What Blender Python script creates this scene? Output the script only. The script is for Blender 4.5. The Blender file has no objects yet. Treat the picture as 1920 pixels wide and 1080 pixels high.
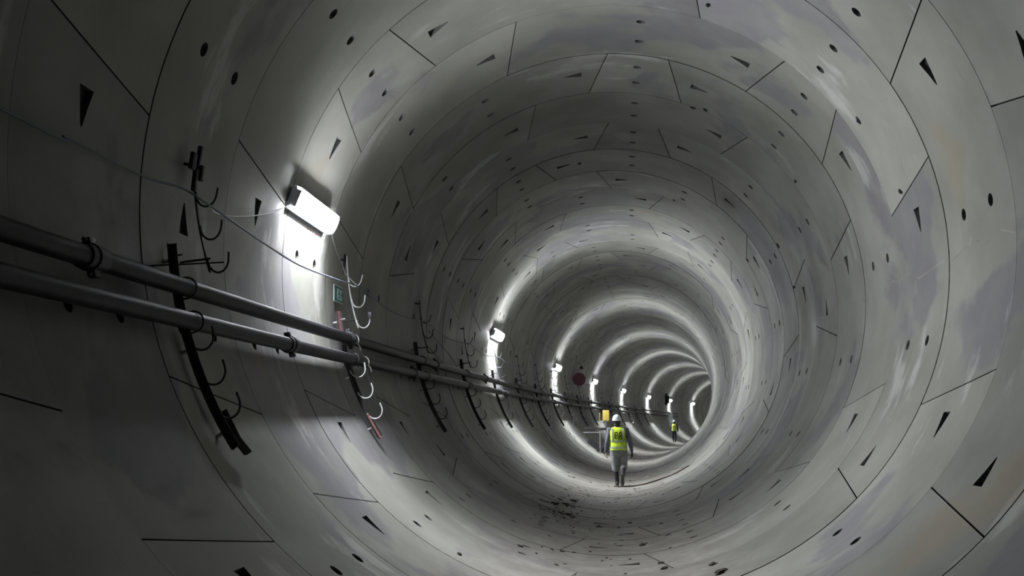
import bpy, bmesh, math, random
import numpy as np
from mathutils import Vector, Matrix, geometry
random.seed(7)
D = bpy.data
COL = bpy.context.scene.collection
SC = bpy.context.scene

# ------------------------------------------------------------------ camera
R = 3.0                       # inner radius of the tunnel, metres
W = 0.52342 * R               # width of one ring of segments
KAP, VK = 0.00697, -0.00034   # curve of the centre line (per radius)
CX, CZ, CD, YAW, PITCH, FPX = -0.04826, -0.47758, 1.68259, -0.07093, 0.11966, 2037.987
cam = D.cameras.new('camera'); cam.sensor_width = 36; cam.lens = FPX/1920*36
cam.clip_start = 0.02; cam.clip_end = 500
camo = D.objects.new('camera', cam); COL.objects.link(camo)
F_ = Vector((math.sin(YAW)*math.cos(PITCH), math.cos(YAW)*math.cos(PITCH), math.sin(PITCH)))
R_ = Vector((math.cos(YAW), -math.sin(YAW), 0)); U_ = R_.cross(F_)
camo.matrix_world = Matrix(((R_.x, U_.x, -F_.x, CX*R), (R_.y, U_.y, -F_.y, -CD*R), (R_.z, U_.z, -F_.z, CZ*R), (0, 0, 0, 1)))
SC.camera = camo

# ------------------------------------------------------------------ world, exposure
wd = D.worlds.new('world'); SC.world = wd; wd.use_nodes = True
wd.node_tree.nodes['Background'].inputs[0].default_value = (0.5, 0.55, 0.6, 1)
wd.node_tree.nodes['Background'].inputs[1].default_value = 0.0
SC.view_settings.view_transform = 'Standard'; SC.view_settings.look = 'None'
SC.view_settings.gamma = 1; SC.view_settings.use_curve_mapping = False
SC.view_settings.exposure = 0.0
LAMP_POWER = 405.0
LAMP_COL = (0.93, 0.955, 1.0)

# ------------------------------------------------------------------ centre line
_N = 4000; _s = np.linspace(-12, 62, _N)
_th = KAP*_s; _ph = VK*_s
_d = np.stack([np.sin(_th)*np.cos(_ph), np.cos(_th)*np.cos(_ph), np.sin(_ph)], 1)
_c = np.concatenate([[[0, 0, 0]], np.cumsum((_d[1:]+_d[:-1])/2*(_s[1]-_s[0]), 0)])
_c -= np.array([np.interp(0, _s, _c[:, i]) for i in range(3)])
def line(k):
    """ring coordinate -> centre, tangent, right, up (numpy arrays)"""
    s = np.asarray(k, float)*W/R
    c = np.stack([np.interp(s, _s, _c[:, i]) for i in range(3)], -1)*R
    th = KAP*s; ph = VK*s
    T = np.stack([np.sin(th)*np.cos(ph), np.cos(th)*np.cos(ph), np.sin(ph)], -1)
    X = np.stack([np.cos(th), -np.sin(th), 0*th], -1)
    return c, T, X, np.cross(X, T)
def P(k, a, r=1.0):
    """k rings along, a degrees round (0 right, 90 crown, 180 left, 270 invert), r in radii"""
    c, T, X, Z = line(k); a = np.radians(np.asarray(a, float)); r = np.asarray(r, float)*R
    return c + (r*np.cos(a))[..., None]*X + (r*np.sin(a))[..., None]*Z
def V(k, a, r=1.0): return Vector(P(k, a, r))
def frame(k, a, r=1.0):
    """matrix: x along the tunnel, y round the lining (upwards on the left wall), z towards the axis"""
    c, T, X, Z = line(k); t = math.radians(a)
    n = -(math.cos(t)*X + math.sin(t)*Z)
    x = T; y = np.cross(n, x); o = P(k, a, r)
    return Matrix(((x[0], y[0], n[0], o[0]), (x[1], y[1], n[1], o[1]), (x[2], y[2], n[2], o[2]), (0, 0, 0, 1)))
def XZ(k, x, z):
    c, T, X, Z = line(k); return Vector(c + x*R*X + z*R*Z)
def upright(k, x, z):
    """matrix with world-up z, y along the tunnel, at cross-section coordinates x, z (radii)"""
    c, T, X, Z = line(k); o = XZ(k, x, z); t = Vector((T[0], T[1], 0)).normalized(); rx = Vector((t.y, -t.x, 0))
    return Matrix(((rx.x, t.x, 0, o.x), (rx.y, t.y, 0, o.y), (0, 0, 1, o.z), (0, 0, 0, 1)))

# ------------------------------------------------------------------ materials
def mat(name, col, rough=.6, metal=0., noise=0., nscale=30., bump=0., emit=None, col2=None, spec=None):
    m = D.materials.new(name); m.use_nodes = True; nt = m.node_tree; b = nt.nodes['Principled BSDF']
    b.inputs['Base Color'].default_value = (*col, 1); b.inputs['Roughness'].default_value = rough
    b.inputs['Metallic'].default_value = metal
    if spec is not None: b.inputs['Specular IOR Level'].default_value = spec
    if emit:
        b.inputs['Emission Color'].default_value = (*emit[0], 1); b.inputs['Emission Strength'].default_value = emit[1]
    if noise or bump:
        tc = nt.nodes.new('ShaderNodeTexCoord'); n = nt.nodes.new('ShaderNodeTexNoise')
        n.inputs['Scale'].default_value = nscale; n.inputs['Detail'].default_value = 5
        nt.links.new(tc.outputs['Object'], n.inputs['Vector'])
        if noise:
            mx = nt.nodes.new('ShaderNodeMix'); mx.data_type = 'RGBA'
            c2 = col2 or tuple(c*(1-noise) for c in col)
            mx.inputs[6].default_value = (*c2, 1); mx.inputs[7].default_value = (*col, 1)
            rp = nt.nodes.new('ShaderNodeMapRange'); rp.inputs[1].default_value = .35; rp.inputs[2].default_value = .65
            nt.links.new(n.outputs['Fac'], rp.inputs[0]); nt.links.new(rp.outputs[0], mx.inputs[0])
            nt.links.new(mx.outputs[2], b.inputs['Base Color'])
        if bump:
            bp = nt.nodes.new('ShaderNodeBump'); bp.inputs['Strength'].default_value = bump; bp.inputs['Distance'].default_value = .01
            nt.links.new(n.outputs['Fac'], bp.inputs['Height']); nt.links.new(bp.outputs[0], b.inputs['Normal'])
    return m

def concrete():
    m = D.materials.new('precast_concrete'); m.use_nodes = True; nt = m.node_tree; N = nt.nodes; L = nt.links
    b = N['Principled BSDF']
    at = N.new('ShaderNodeAttribute'); at.attribute_name = 'lay'
    ct = N.new('ShaderNodeAttribute'); ct.attribute_name = 'cast'
    def noise(scale, det=4., rough=.55, sc=(1, 1, 1), off=0., dist=0.):
        mp = N.new('ShaderNodeMapping'); mp.inputs['Scale'].default_value = (sc[0], sc[1], 0); mp.inputs['Location'].default_value = (off, off*1.7, 0)
        L.new(at.outputs['Vector'], mp.inputs['Vector'])
        n = N.new('ShaderNodeTexNoise'); n.inputs['Scale'].default_value = scale; n.inputs['Detail'].default_value = det
        n.inputs['Roughness'].default_value = rough; n.inputs['Distortion'].default_value = dist
        L.new(mp.outputs[0], n.inputs['Vector']); return n.outputs['Fac']
    def rng(x, a, b_, c=0., d=1., smooth=False):
        r = N.new('ShaderNodeMapRange'); r.inputs[1].default_value = a; r.inputs[2].default_value = b_
        r.inputs[3].default_value = c; r.inputs[4].default_value = d
        if smooth: r.interpolation_type = 'SMOOTHSTEP'
        L.new(x, r.inputs[0]); return r.outputs[0]
    def mul(a, b_, op='MULTIPLY'):
        q = N.new('ShaderNodeMath'); q.operation = op
        for i, v in enumerate((a, b_)):
            if isinstance(v, (int, float)): q.inputs[i].default_value = v
            else: L.new(v, q.inputs[i])
        return q.outputs[0]
    def mix(f, a, b_):
        q = N.new('ShaderNodeMix'); q.data_type = 'RGBA'
        for i, v in ((0, f), (6, a), (7, b_)):
            if isinstance(v, tuple): q.inputs[i].default_value = (*v, 1)
            elif isinstance(v, float): q.inputs[i].default_value = v
            else: L.new(v, q.inputs[i])
        return q.outputs[2]
    base = mix(rng(noise(.55, 5), .38, .62), (.215, .217, .192), (.305, .304, .275))
    # damp, bluish-purple cloudy patches with fairly crisp rims
    damp = mul(rng(noise(.42, 6, .5, off=11.3, dist=.35), .54, .575, smooth=True), rng(noise(2.1, 3, off=5), .3, .6, .55, 1.))
    base = mix(mul(damp, .9), base, (.185, .178, .195))
    # lime bloom, pale smears running round the ring
    lime = mul(rng(noise(.9, 6, .62, sc=(1.2, .45, 1), off=31.), .59, .66, smooth=True), .65)
    base = mix(lime, base, (.47, .47, .45))
    # rust-brown stains
    rust = mul(rng(noise(.5, 4, .6, off=71.), .62, .70, smooth=True), .4)
    base = mix(rust, base, (.30, .24, .15))
    # scuffs along the hoop direction
    scuff = mul(rng(noise(5., 5, .65, sc=(1.6, .16, 1), off=3.), .62, .72), .28)
    base = mix(scuff, base, (.16, .16, .155))
    # dusty, trodden invert
    sx = N.new('ShaderNodeSeparateXYZ'); L.new(at.outputs['Vector'], sx.inputs[0])
    d = mul(mul(sx.outputs[2], -270., 'ADD'), 0., 'ADD')
    ab = N.new('ShaderNodeMath'); ab.operation = 'ABSOLUTE'; L.new(d, ab.inputs[0])
    inv = mul(rng(ab.outputs[0], 14., 34., 1., 0., smooth=True), 1.)
    dirt = mix(rng(noise(2.4, 6, .7, off=9.), .42, .62), (.215, .20, .175), (.35, .335, .305))
    base = mix(mul(inv, .75), base, dirt)
    sp = mul(mul(rng(noise(9., 4, .7, sc=(1, .45, 1), off=17.), .64, .70), inv), .7)
    base = mix(sp, base, (.10, .09, .075))
    # fine pores
    pores = rng(noise(26., 2, .5, off=2.), .70, .78)
    base = mix(mul(pores, .35), base, (.12, .12, .115))
    st = N.new('ShaderNodeAttribute'); st.attribute_name = 'stain'
    base = mix(mul(st.outputs['Fac'], rng(noise(3., 5, .6, off=55.), .3, .6, .55, 1.)), base, (.085, .075, .035))
    sc = N.new('ShaderNodeVectorMath'); sc.operation = 'SCALE'
    L.new(base, sc.inputs[0]); L.new(ct.outputs['Fac'], sc.inputs[3])
    L.new(sc.outputs[0], b.inputs['Base Color'])
    L.new(rng(noise(1.3, 4, off=40.), .3, .7, .5, .75), b.inputs['Roughness'])
    b.inputs['Specular IOR Level'].default_value = .35
    bp = N.new('ShaderNodeBump'); bp.inputs['Strength'].default_value = .25; bp.inputs['Distance'].default_value = .01
    L.new(mul(noise(14., 5, .6), mul(noise(1.2, 2), 1.5), 'ADD'), bp.inputs['Height']); L.new(bp.outputs[0], b.inputs['Normal'])
    return m
M = dict(
    conc=concrete(),
    pocket_shade=mat('shaded_pocket_concrete', (.10, .10, .095), .9, noise=.4, nscale=20),  # darker than the lining: shade of the recesses put into the colour
    joint=mat('joint_gasket', (.045, .043, .04), .9),
    pipe=mat('dark_steel_pipe', (.014, .012, .016), .5, .0, noise=.35, nscale=9, bump=.1, spec=.3),
    steel=mat('blackened_steel', (.045, .043, .045), .55, .6, noise=.3),
    clamp=mat('pipe_coupling', (.07, .065, .075), .5, .4, noise=.4),
    galv=mat('galvanised_wire', (.42, .42, .42), .4, .7),
    primer=mat('red_primer_steel', (.26, .12, .12), .6, .1, noise=.4),
    cable=mat('grey_blue_cable', (.13, .15, .19), .5),
    pale=mat('pale_cable', (.55, .56, .57), .5),
    tie=mat('white_tie', (.8, .8, .78), .5),
    house=mat('lamp_housing', (.62, .65, .72), .5),
    fin=mat('added_louvre_white', (.55, .56, .58), .5),
    glow2=mat('lamp_diffuser_strong', (.9, .9, .9), .4, emit=(LAMP_COL, LAMP_POWER*1.6)),  # stronger emission past the first lamp, to brighten the far tunnel
    glow=mat('lamp_diffuser', (.9, .9, .9), .4, emit=(LAMP_COL, LAMP_POWER)),
    green=mat('sign_green', (.01, .16, .13), .5),
    white=mat('sign_white', (.62, .66, .66), .5),
    redpaint=mat('red_marker', (.42, .09, .10), .8),
    disc=mat('purple_red_enamel', (.135, .035, .07), .45),
    yellow=mat('yellow_board', (.36, .28, .05), .5),
    dark=mat('dark_cloth', (.04, .04, .042), .8, noise=.3),
    black=mat('black_rubber', (.012, .012, .013), .45, noise=.3),
    helmet=mat('helmet_white', (.80, .83, .82), .3),
    vest=mat('hi_vis_fabric', (.50, .66, .02), .7, noise=.25, nscale=14),
    vest2=mat('hi_vis_fabric_plain', (.50, .58, .07), .7, noise=.25, nscale=14),
    reflect=mat('reflective_tape', (.52, .60, .45), .35, .2),
    print=mat('black_print', (.02, .035, .01), .8),
    trouser=mat('grey_trousers', (.20, .215, .215), .85, noise=.35, nscale=9, bump=.4),
    jacket=mat('slate_jacket', (.095, .105, .135), .85, noise=.3, nscale=12, bump=.3),
    navy=mat('navy_cloth', (.022, .024, .05), .85, noise=.3, nscale=12),
    skin=mat('skin', (.23, .13, .09), .6),
    hair=mat('black_hair', (.012, .011, .012), .6),
    glove=mat('dark_glove', (.035, .033, .03), .8),
    sole=mat('muddy_sole', (.13, .12, .10), .9, noise=.4),
    mud=mat('dry_mud', (.05, .043, .035), .95, noise=.4, bump=.5),
    cord=mat('brown_hose', (.16, .11, .09), .7, noise=.3),
    eye=mat('eye_white', (.7, .7, .7), .3),
)

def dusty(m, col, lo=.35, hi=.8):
    """paler upper side: settled dust plus light from above put into the colour"""
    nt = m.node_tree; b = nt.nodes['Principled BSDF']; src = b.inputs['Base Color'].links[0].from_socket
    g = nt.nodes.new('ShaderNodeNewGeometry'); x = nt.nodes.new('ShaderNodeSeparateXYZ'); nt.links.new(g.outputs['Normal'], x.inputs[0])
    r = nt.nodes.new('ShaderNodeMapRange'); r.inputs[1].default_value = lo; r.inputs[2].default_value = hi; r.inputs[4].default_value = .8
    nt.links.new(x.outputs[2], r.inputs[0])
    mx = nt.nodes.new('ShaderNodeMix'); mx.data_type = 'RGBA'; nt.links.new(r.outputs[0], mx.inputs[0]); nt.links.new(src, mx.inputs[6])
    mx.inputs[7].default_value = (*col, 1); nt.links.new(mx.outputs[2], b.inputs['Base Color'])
dusty(M['pipe'], (.17, .165, .165), .72, .97); dusty(M['clamp'], (.10, .095, .10), .72, .97)  # pipe tops paled by dust and by lamplight put into the colour

# ------------------------------------------------------------------ helpers
def tag(o, label=None, cat=None, group=None, kind=None):
    for k_, v in (('label', label), ('category', cat), ('group', group), ('kind', kind)):
        if v: o[k_] = v
    return o
def empty(name, mw, label, cat, group=None):
    o = D.objects.new(name, None); COL.objects.link(o); o.matrix_world = mw; o.empty_display_size = .1
    return tag(o, label, cat, group)
def obj(name, bm, m, parent=None, smooth=True, mw=None):
    me = D.meshes.new(name)
    bmesh.ops.recalc_face_normals(bm, faces=bm.faces[:])
    bm.to_mesh(me); bm.free()
    for mm in (m if isinstance(m, (list, tuple)) else [m]): me.materials.append(mm)
    if smooth:
        me.polygons.foreach_set('use_smooth', [True]*len(me.polygons))
        try: me.set_sharp_from_angle(angle=math.radians(38))
        except Exception: pass
    o = D.objects.new(name, me); COL.objects.link(o)
    if parent is not None:
        o.parent = parent
    if mw is not None: o.matrix_world = mw
    return o
def copy_tree(o, parent=None):
    c = o.copy(); COL.objects.link(c); c.parent = parent
    for ch in [x for x in o.children]: copy_tree(ch, c)
    return c
def box(bm, c, s, bev=0., rot=None):
    g = bmesh.ops.create_cube(bm, size=1)['verts']
    bmesh.ops.scale(bm, vec=s, verts=g)
    if bev:
        es = list({e for v in g for e in v.link_edges})
        r = bmesh.ops.bevel(bm, geom=es, offset=bev, segments=2, profile=.6, affect='EDGES')
        g = list({v for f in r['faces'] for v in f.verts} | {v for v in g if v.is_valid})
    if rot: bmesh.ops.rotate(bm, verts=g, cent=(0, 0, 0), matrix=rot)
    bmesh.ops.translate(bm, vec=c, verts=g)
    return g
def tube(bm, pts, rad, n=8, closed=False, caps=True, flat=None):
    """sweep an ellipse along points; rad: number, list, or list of (rx, ry)"""
    pts = [Vector(p) for p in pts]; m_ = len(pts)
    rad = rad if isinstance(rad, (list, tuple)) else [rad]*m_
    up = Vector(flat) if flat else None; rings = []; prev = None
    for i, p in enumerate(pts):
        t = (pts[min(i+1, m_-1)]-pts[max(i-1, 0)]).normalized()
        if up is not None: x = up.cross(t)
        elif prev is None:
            x = t.cross(Vector((0, 0, 1)) if abs(t.z) < .9 else Vector((1, 0, 0)))
        else: x = prev - t*prev.dot(t)
        if x.length < 1e-6: x = t.orthogonal()
        x.normalize(); y = t.cross(x); prev = x
        r = rad[i]; rx, ry = r if isinstance(r, (tuple, list)) else (r, r)
        rings.append([bm.verts.new(p + x*rx*math.cos(2*math.pi*j/n) + y*ry*math.sin(2*math.pi*j/n)) for j in range(n)])
    for a, b in zip(rings, rings[1:]):
        for j in range(n): bm.faces.new((a[j], a[(j+1) % n], b[(j+1) % n], b[j]))
    if caps:
        bm.faces.new(rings[0][::-1]); bm.faces.new(rings[-1])
    return rings
def limb(bm, pts, rad, n=14, flat=None):
    """closed tube with rounded ends"""
    pts = [Vector(p) for p in pts]; rad = [r if isinstance(r, tuple) else (r, r) for r in rad]
    a = (pts[0]-pts[1]).normalized(); b = (pts[-1]-pts[-2]).normalized()
    q = []; s = []
    for f, g in ((.98, .2), (.8, .6), (.45, .9)):
        q.append(pts[0]+a*min(rad[0])*f); s.append((rad[0][0]*g, rad[0][1]*g))
    q += pts; s += rad
    for f, g in ((.45, .9), (.8, .6), (.98, .2)):
        q.append(pts[-1]+b*min(rad[-1])*f); s.append((rad[-1][0]*g, rad[-1][1]*g))
    tube(bm, q, s, n, flat=flat)
def smooth_pts(pts, n=6):
    pts = [Vector(p) for p in pts]; out = []
    for i in range(len(pts)-1):
        p0 = pts[max(i-1, 0)]; p1 = pts[i]; p2 = pts[i+1]; p3 = pts[min(i+2, len(pts)-1)]
        for j in range(n):
            t = j/n
            out.append(.5*((2*p1)+(p2-p0)*t+(2*p0-5*p1+4*p2-p3)*t*t+(3*p1-p0-3*p2+p3)*t**3))
    return out+[pts[-1]]
def disc(bm, c, r, n=24, h=.01, axis='Z'):
    g = bmesh.ops.create_cone(bm, cap_ends=True, segments=n, radius1=r, radius2=r, depth=h)['verts']
    if axis == 'Y': bmesh.ops.rotate(bm, verts=g, cent=(0, 0, 0), matrix=Matrix.Rotation(math.pi/2, 3, 'X'))
    if axis == 'X': bmesh.ops.rotate(bm, verts=g, cent=(0, 0, 0), matrix=Matrix.Rotation(math.pi/2, 3, 'Y'))
    bmesh.ops.translate(bm, vec=c, verts=g); return g

# ------------------------------------------------------------------ the segmental lining
LAT0, LAT = 5.4, 360/19
KEYS = {-3: 9, -2: 13, -1: 4, 0: 2, 1: 10, 2: 2, 3: 7, 4: 2, 5: 4, 6: 15, 7: 4, 8: 6, 9: 8, 10: 16, 11: 2, 12: 7, 13: 6}
def corr(a): return a + .55 + .95*np.sin(np.radians(a-55))
JO = [9.474, 66.32, 123.16, 180.0, 236.84, 293.68, 350.526]
TI = [1, 1, 1, 1, -1, -1, -1]
TILT = 2.45; GAP = .006; DEG = math.pi/180*R
def seg2d(span, t0, t1, bolts, tri0, tri1):
    """flat outline of one segment in (axial m, degrees from its first joint) -> verts, tris, loops"""
    def ja(base, t, x): return base + t*TILT*(2*x/W-1)
    g = GAP/DEG*1.0
    pts = []; nx = 5
    ny = max(4, int(round((span)/2.37)))
    xs = [GAP+(W-2*GAP)*i/nx for i in range(nx+1)]
    for i in range(nx): pts.append((xs[i], ja(0, t0, xs[i])+g))
    a0, a1 = ja(0, t0, W)+g, ja(span, t1, W)-g
    for i in range(ny): pts.append((W-GAP, a0+(a1-a0)*i/ny))
    for i in range(nx, 0, -1): pts.append((xs[i], ja(span, t1, xs[i])-g))
    a0, a1 = ja(0, t0, 0)+g, ja(span, t1, 0)-g
    for i in range(ny, 0, -1): pts.append((GAP, a0+(a1-a0)*i/ny))
    outline = list(range(len(pts))); holes = []
    kinds = []
    for bx in (.295, .70):
        c = (bx*W, span/2 if bolts == 'mid' else bolts)
        h = [(c[0]+.052*math.cos(2*math.pi*j/14), c[1]+.052/DEG*math.sin(2*math.pi*j/14)) for j in range(14)]
        holes.append(h); kinds.append(('bolt', c))
    def tri(base, sg):
        u = .47*W
        return [(u-.085, base+sg*3.9), (u+.085, base+sg*3.9), (u+.045, base+sg*6.2), (u+.010, base+sg*8.3), (u-.010, base+sg*8.3), (u-.045, base+sg*6.2)]
    if tri0: holes.append(tri(0, 1)); kinds.append(('tri', 0))
    if tri1: holes.append(tri(span, -1)); kinds.append(('tri', 0))
    edges = [(outline[i], outline[(i+1) % len(outline)]) for i in range(len(outline))]
    loops = []
    for h in holes:
        b0 = len(pts); pts += h; ids = list(range(b0, len(pts))); loops.append(ids)
        edges += [(ids[i], ids[(i+1) % len(ids)]) for i in range(len(ids))]
    def inside(p, poly):
        c = False; j = len(poly)-1
        for i in range(len(poly)):
            (x0, y0), (x1, y1) = poly[i], poly[j]
            if (y0 > p[1]) != (y1 > p[1]) and p[0] < (x1-x0)*(p[1]-y0)/(y1-y0)+x0: c = not c
            j = i
        return c
    for j in range(1, ny):
        for i in range(1, nx):
            x = xs[i]; lo = ja(0, t0, x)+g; hi = ja(span, t1, x)-g
            p = (x, lo+(hi-lo)*j/ny)
            if all(min((p[0]-q[0])**2+((p[1]-q[1])*DEG)**2 for q in h) > .03**2 and not inside(p, h) for h in holes):
                pts.append(p)
    res = geometry.delaunay_2d_cdt([Vector((p[0], p[1]*DEG)) for p in pts], edges, [outline], 1, 1e-6)
    vs = [(v.x, v.y/DEG) for v in res[0]]; fs = res[2]
    orig = res[3]
    newid = {}
    for i, o_ in enumerate(orig):
        for q in o_: newid[q] = i
    tris = []
    for f in fs:
        c = (sum(vs[i][0] for i in f)/3, sum(vs[i][1] for i in f)/3)
        if not any(inside(c, h) for h in holes): tris.append(tuple(f))
    return vs, tris, [newid[i] for i in outline], [[newid[i] for i in l] for l in loops], kinds, holes
S2 = {'A': seg2d(56.84, 1, 1, 'mid', True, False), 'B': seg2d(56.84, 1, -1, 'mid', True, True),
      'C': seg2d(56.84, -1, -1, 'mid', False, True), 'K': seg2d(18.95, -1, 1, 'mid', False, False)}
SEGS = [(0, 'A'), (1, 'A'), (2, 'A'), (3, 'B'), (4, 'C'), (5, 'C'), (6, 'K')]
STAINS = [(8.45, 47.5, .35, 3.2, .95), (9.5, 88., .4, 5., .35), (8.6, 254., 1.6, 5., .6), (9.8, 118., .35, 4., .35), (3.98, 198., .5, 2.5, .3)]
def ring(k, seen=True):
    Kn = KEYS.get(k, None)
    if Kn is None: Kn = random.randrange(19)
    K = LAT0+LAT*Kn
    vk, va, vr, cast, faces, mats = [], [], [], [], [], []
    lip = random.uniform(-.004, .004)
    for j, ty in SEGS:
        vs, tris, outl, loops, kinds, holes = S2[ty]
        a0 = (K+JO[j]) % 360; lp = lip+random.uniform(-.0025, .0025); cs = random.uniform(.82, 1.10)
        b0 = len(vk)
        def add(x, a, dr):
            vk.append(x); va.append(a0+a); vr.append(R+lp+dr); cast.append(cs); return len(vk)-1
        for x, a in vs: add(x, a, 0.)
        for t in tris: faces.append(tuple(b0+i for i in t)); mats.append(0)
        o1 = [add(*vs[i], 0.) for i in outl]; o2 = [add(*vs[i], .045) for i in outl]
        n = len(outl)
        for i in range(n): faces.append((o1[i], o1[(i+1) % n], o2[(i+1) % n], o2[i])); mats.append(2)
        for lo, kd in zip(loops, kinds):
            n = len(lo); p = [vs[i] for i in lo]
            i1 = [add(*q, 0.) for q in p]
            if kd[0] == 'bolt':
                c = kd[1]
                i2 = [add(c[0]+(q[0]-c[0])*.78, c[1]+(q[1]-c[1])*.78, .075) for q in p]
            else:
                cx_ = sum(q[0] for q in p)/n
                i2 = []
                for ii, q in enumerate(p):
                    dd = (.11, .11, .055, .006, .006, .055)[ii]
                    i2.append(add(cx_+(q[0]-cx_)*.9, q[1], dd))
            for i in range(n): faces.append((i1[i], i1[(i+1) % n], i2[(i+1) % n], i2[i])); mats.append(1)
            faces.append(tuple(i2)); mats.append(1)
    vk = np.array(vk); va = np.array(va); vr = np.array(vr)
    a_c = corr(va); pos = P(k+vk/W, a_c, vr/R)
    me = D.meshes.new('wall_lining'); me.from_pydata(pos.tolist(), [], faces); me.update()
    for q in (M['conc'], M['pocket_shade'], M['joint']): me.materials.append(q)
    me.polygons.foreach_set('material_index', mats)
    me.polygons.foreach_set('use_smooth', [m_ == 0 for m_ in mats])
    at = me.attributes.new('lay', 'FLOAT_VECTOR', 'POINT')
    at.data.foreach_set('vector', np.stack([k*W+vk, np.radians(a_c)*R + (k*7.13 % 5)*0, a_c % 360], 1).astype('f').ravel())
    at = me.attributes.new('cast', 'FLOAT', 'POINT'); at.data.foreach_set('value', np.array(cast, 'f'))
    st = np.zeros(len(vk)); kk = k+vk/W; aa = a_c % 360
    for k_, a_, sk, sa, am in STAINS: st = np.maximum(st, am*np.exp(-((kk-k_)/sk)**2-((aa-a_)/sa)**2))
    at = me.attributes.new('stain', 'FLOAT', 'POINT'); at.data.foreach_set('value', st.astype('f'))
    o = D.objects.new('wall_lining', me); COL.objects.link(o); tag(o, kind='structure')
    return o
K0, K1 = -9, 112
for k in range(K0, K1): ring(k)
# mortar and gasket behind the joints
bm = bmesh.new(); rows = []
for k in range(K0, K1+1):
    rows.append([bm.verts.new(p) for p in P(np.full(96, float(k)), np.arange(96)*3.75, np.full(96, 1+.045/R))])
for a, b in zip(rows, rows[1:]):
    for j in range(96): bm.faces.new((a[j], a[(j+1) % 96], b[(j+1) % 96], b[j]))
tag(obj('wall_backing', bm, M['joint']), kind='structure')
for k_, nm in ((K0, 'wall_start'), (K1, 'wall_end')):
    bm = bmesh.new(); bm.faces.new([bm.verts.new(p) for p in P(np.full(96, float(k_)), np.arange(96)*3.75, np.full(96, 1+.045/R))])
    tag(obj(nm, bm, M['joint'], smooth=False), kind='structure')

# ------------------------------------------------------------------ lamps
TL = 10
def make_lamp():
    root = empty('tunnel_lamp', Matrix(), 'x', 'lamp')
    Lh = .70
    # local: x along, y round, z inwards ; z = 0 at the concrete ; the tray leans so that it faces a little downwards
    tl = Matrix.Translation((0, 0, .03)) @ Matrix.Rotation(math.radians(TL), 4, 'X')
    bm = bmesh.new(); box(bm, (0, 0, .012), (2*Lh-.01, .195, .05), .008)
    for sx in (-1, 1): box(bm, (sx*(Lh-.004), 0, .050), (.008, .165, .075), .003)
    bmesh.ops.transform(bm, matrix=tl, verts=bm.verts); obj('housing', bm, M['house'], root)
    bm = bmesh.new()
    prof = [(-.088, .030), (-.090, .062), (-.076, .084), (-.038, .094), (.038, .094), (.076, .084), (.088, .062), (.082, .046)]
    e = [[bm.verts.new((x, y, z)) for y, z in prof] for x in (-Lh+.009, Lh-.009)]
    for i in range(len(prof)):
        j = (i+1) % len(prof); bm.faces.new((e[0][i], e[0][j], e[1][j], e[1][i]))
    bm.faces.new(e[0]); bm.faces.new(e[1][::-1])
    bmesh.ops.transform(bm, matrix=tl, verts=bm.verts); obj('diffuser', bm, M['glow'], root, smooth=False)
    bm = bmesh.new()
    op = [(-.118, .020), (-.118, .075), (-.095, .112), (-.045, .124), (.045, .124), (.090, .112), (.103, .080), (.103, .046)]
    for i in range(15):  # fins added to cut the light thrown along the tunnel
        x = -Lh+.07+(2*Lh-.14)*i/14; r0 = [bm.verts.new((x-.0015, y, z)) for y, z in op]; r1 = [bm.verts.new((x+.0015, y, z)) for y, z in op]
        for q in range(8): bm.faces.new((r0[q], r0[(q+1) % 8], r1[(q+1) % 8], r1[q]))
        bm.faces.new(r0[::-1]); bm.faces.new(r1)
    bmesh.ops.transform(bm, matrix=tl, verts=bm.verts); obj('added_louvre', bm, M['fin'], root, smooth=False)
    bm = bmesh.new(); box(bm, (0, .108, .027), (2*Lh-.02, .008, .063), .002)  # lip added to shade the wall just above the lamp
    bmesh.ops.transform(bm, matrix=tl, verts=bm.verts); obj('added_top_lip', bm, M['house'], root)
    bm = bmesh.new(); box(bm, (0, -.122, .016), (2*Lh-.02, .006, .060), .002)  # lip added to shade the strip of wall right below the lamp
    bmesh.ops.transform(bm, matrix=tl, verts=bm.verts); obj('added_bottom_lip', bm, M['house'], root)
    for sx in (-1, 1):
        bm = bmesh.new(); box(bm, (sx*.42, 0, .008), (.04, .17, .024), .003)
        obj('mounting_bracket', bm, M['steel'], root)
    return root
LAMPS = [(3.37, 168.1), (13.32, 168.0), (23.0, 168.6), (32.2, 168.0), (41.15, 168.6), (50.1, 169.0), (58.3, 167.5), (67.3, 166.0), (76.4, 167), (85.5, 167), (94.6, 167)]
LL = ['large bright batten lamp glaring on the left wall, nearest of the row',
      'bright batten lamp with a long light streak above it, second along the wall',
      'batten lamp just before the round purple sign, third along the wall',
      'batten lamp just past the round purple sign, fourth along the wall',
      'batten lamp above the walking person in light trousers, fifth along the wall',
      'batten lamp sixth along the wall, before the dark hanging box',
      'batten lamp mostly hidden by the dark hanging box, seventh along the wall',
      'small lit batten lamp deepest in view beside the curve of the wall',
      'batten lamp past the bend, first one out of sight', 'batten lamp past the bend, second one out of sight',
      'batten lamp past the bend, third one out of sight']
lamp0 = make_lamp()
for i, (k, a) in enumerate(LAMPS):
    o = lamp0 if i == 0 else copy_tree(lamp0)
    if i:
        for c in o.children:
            if c.name.startswith('diffuser'):
                if i == 1: me2 = c.data.copy(); me2.materials[0] = M['glow2']
                c.data = me2
    o.matrix_world = frame(k, a, 1.0); o['label'] = LL[i]; o['group'] = 'batten lamps along the tunnel wall'

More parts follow.
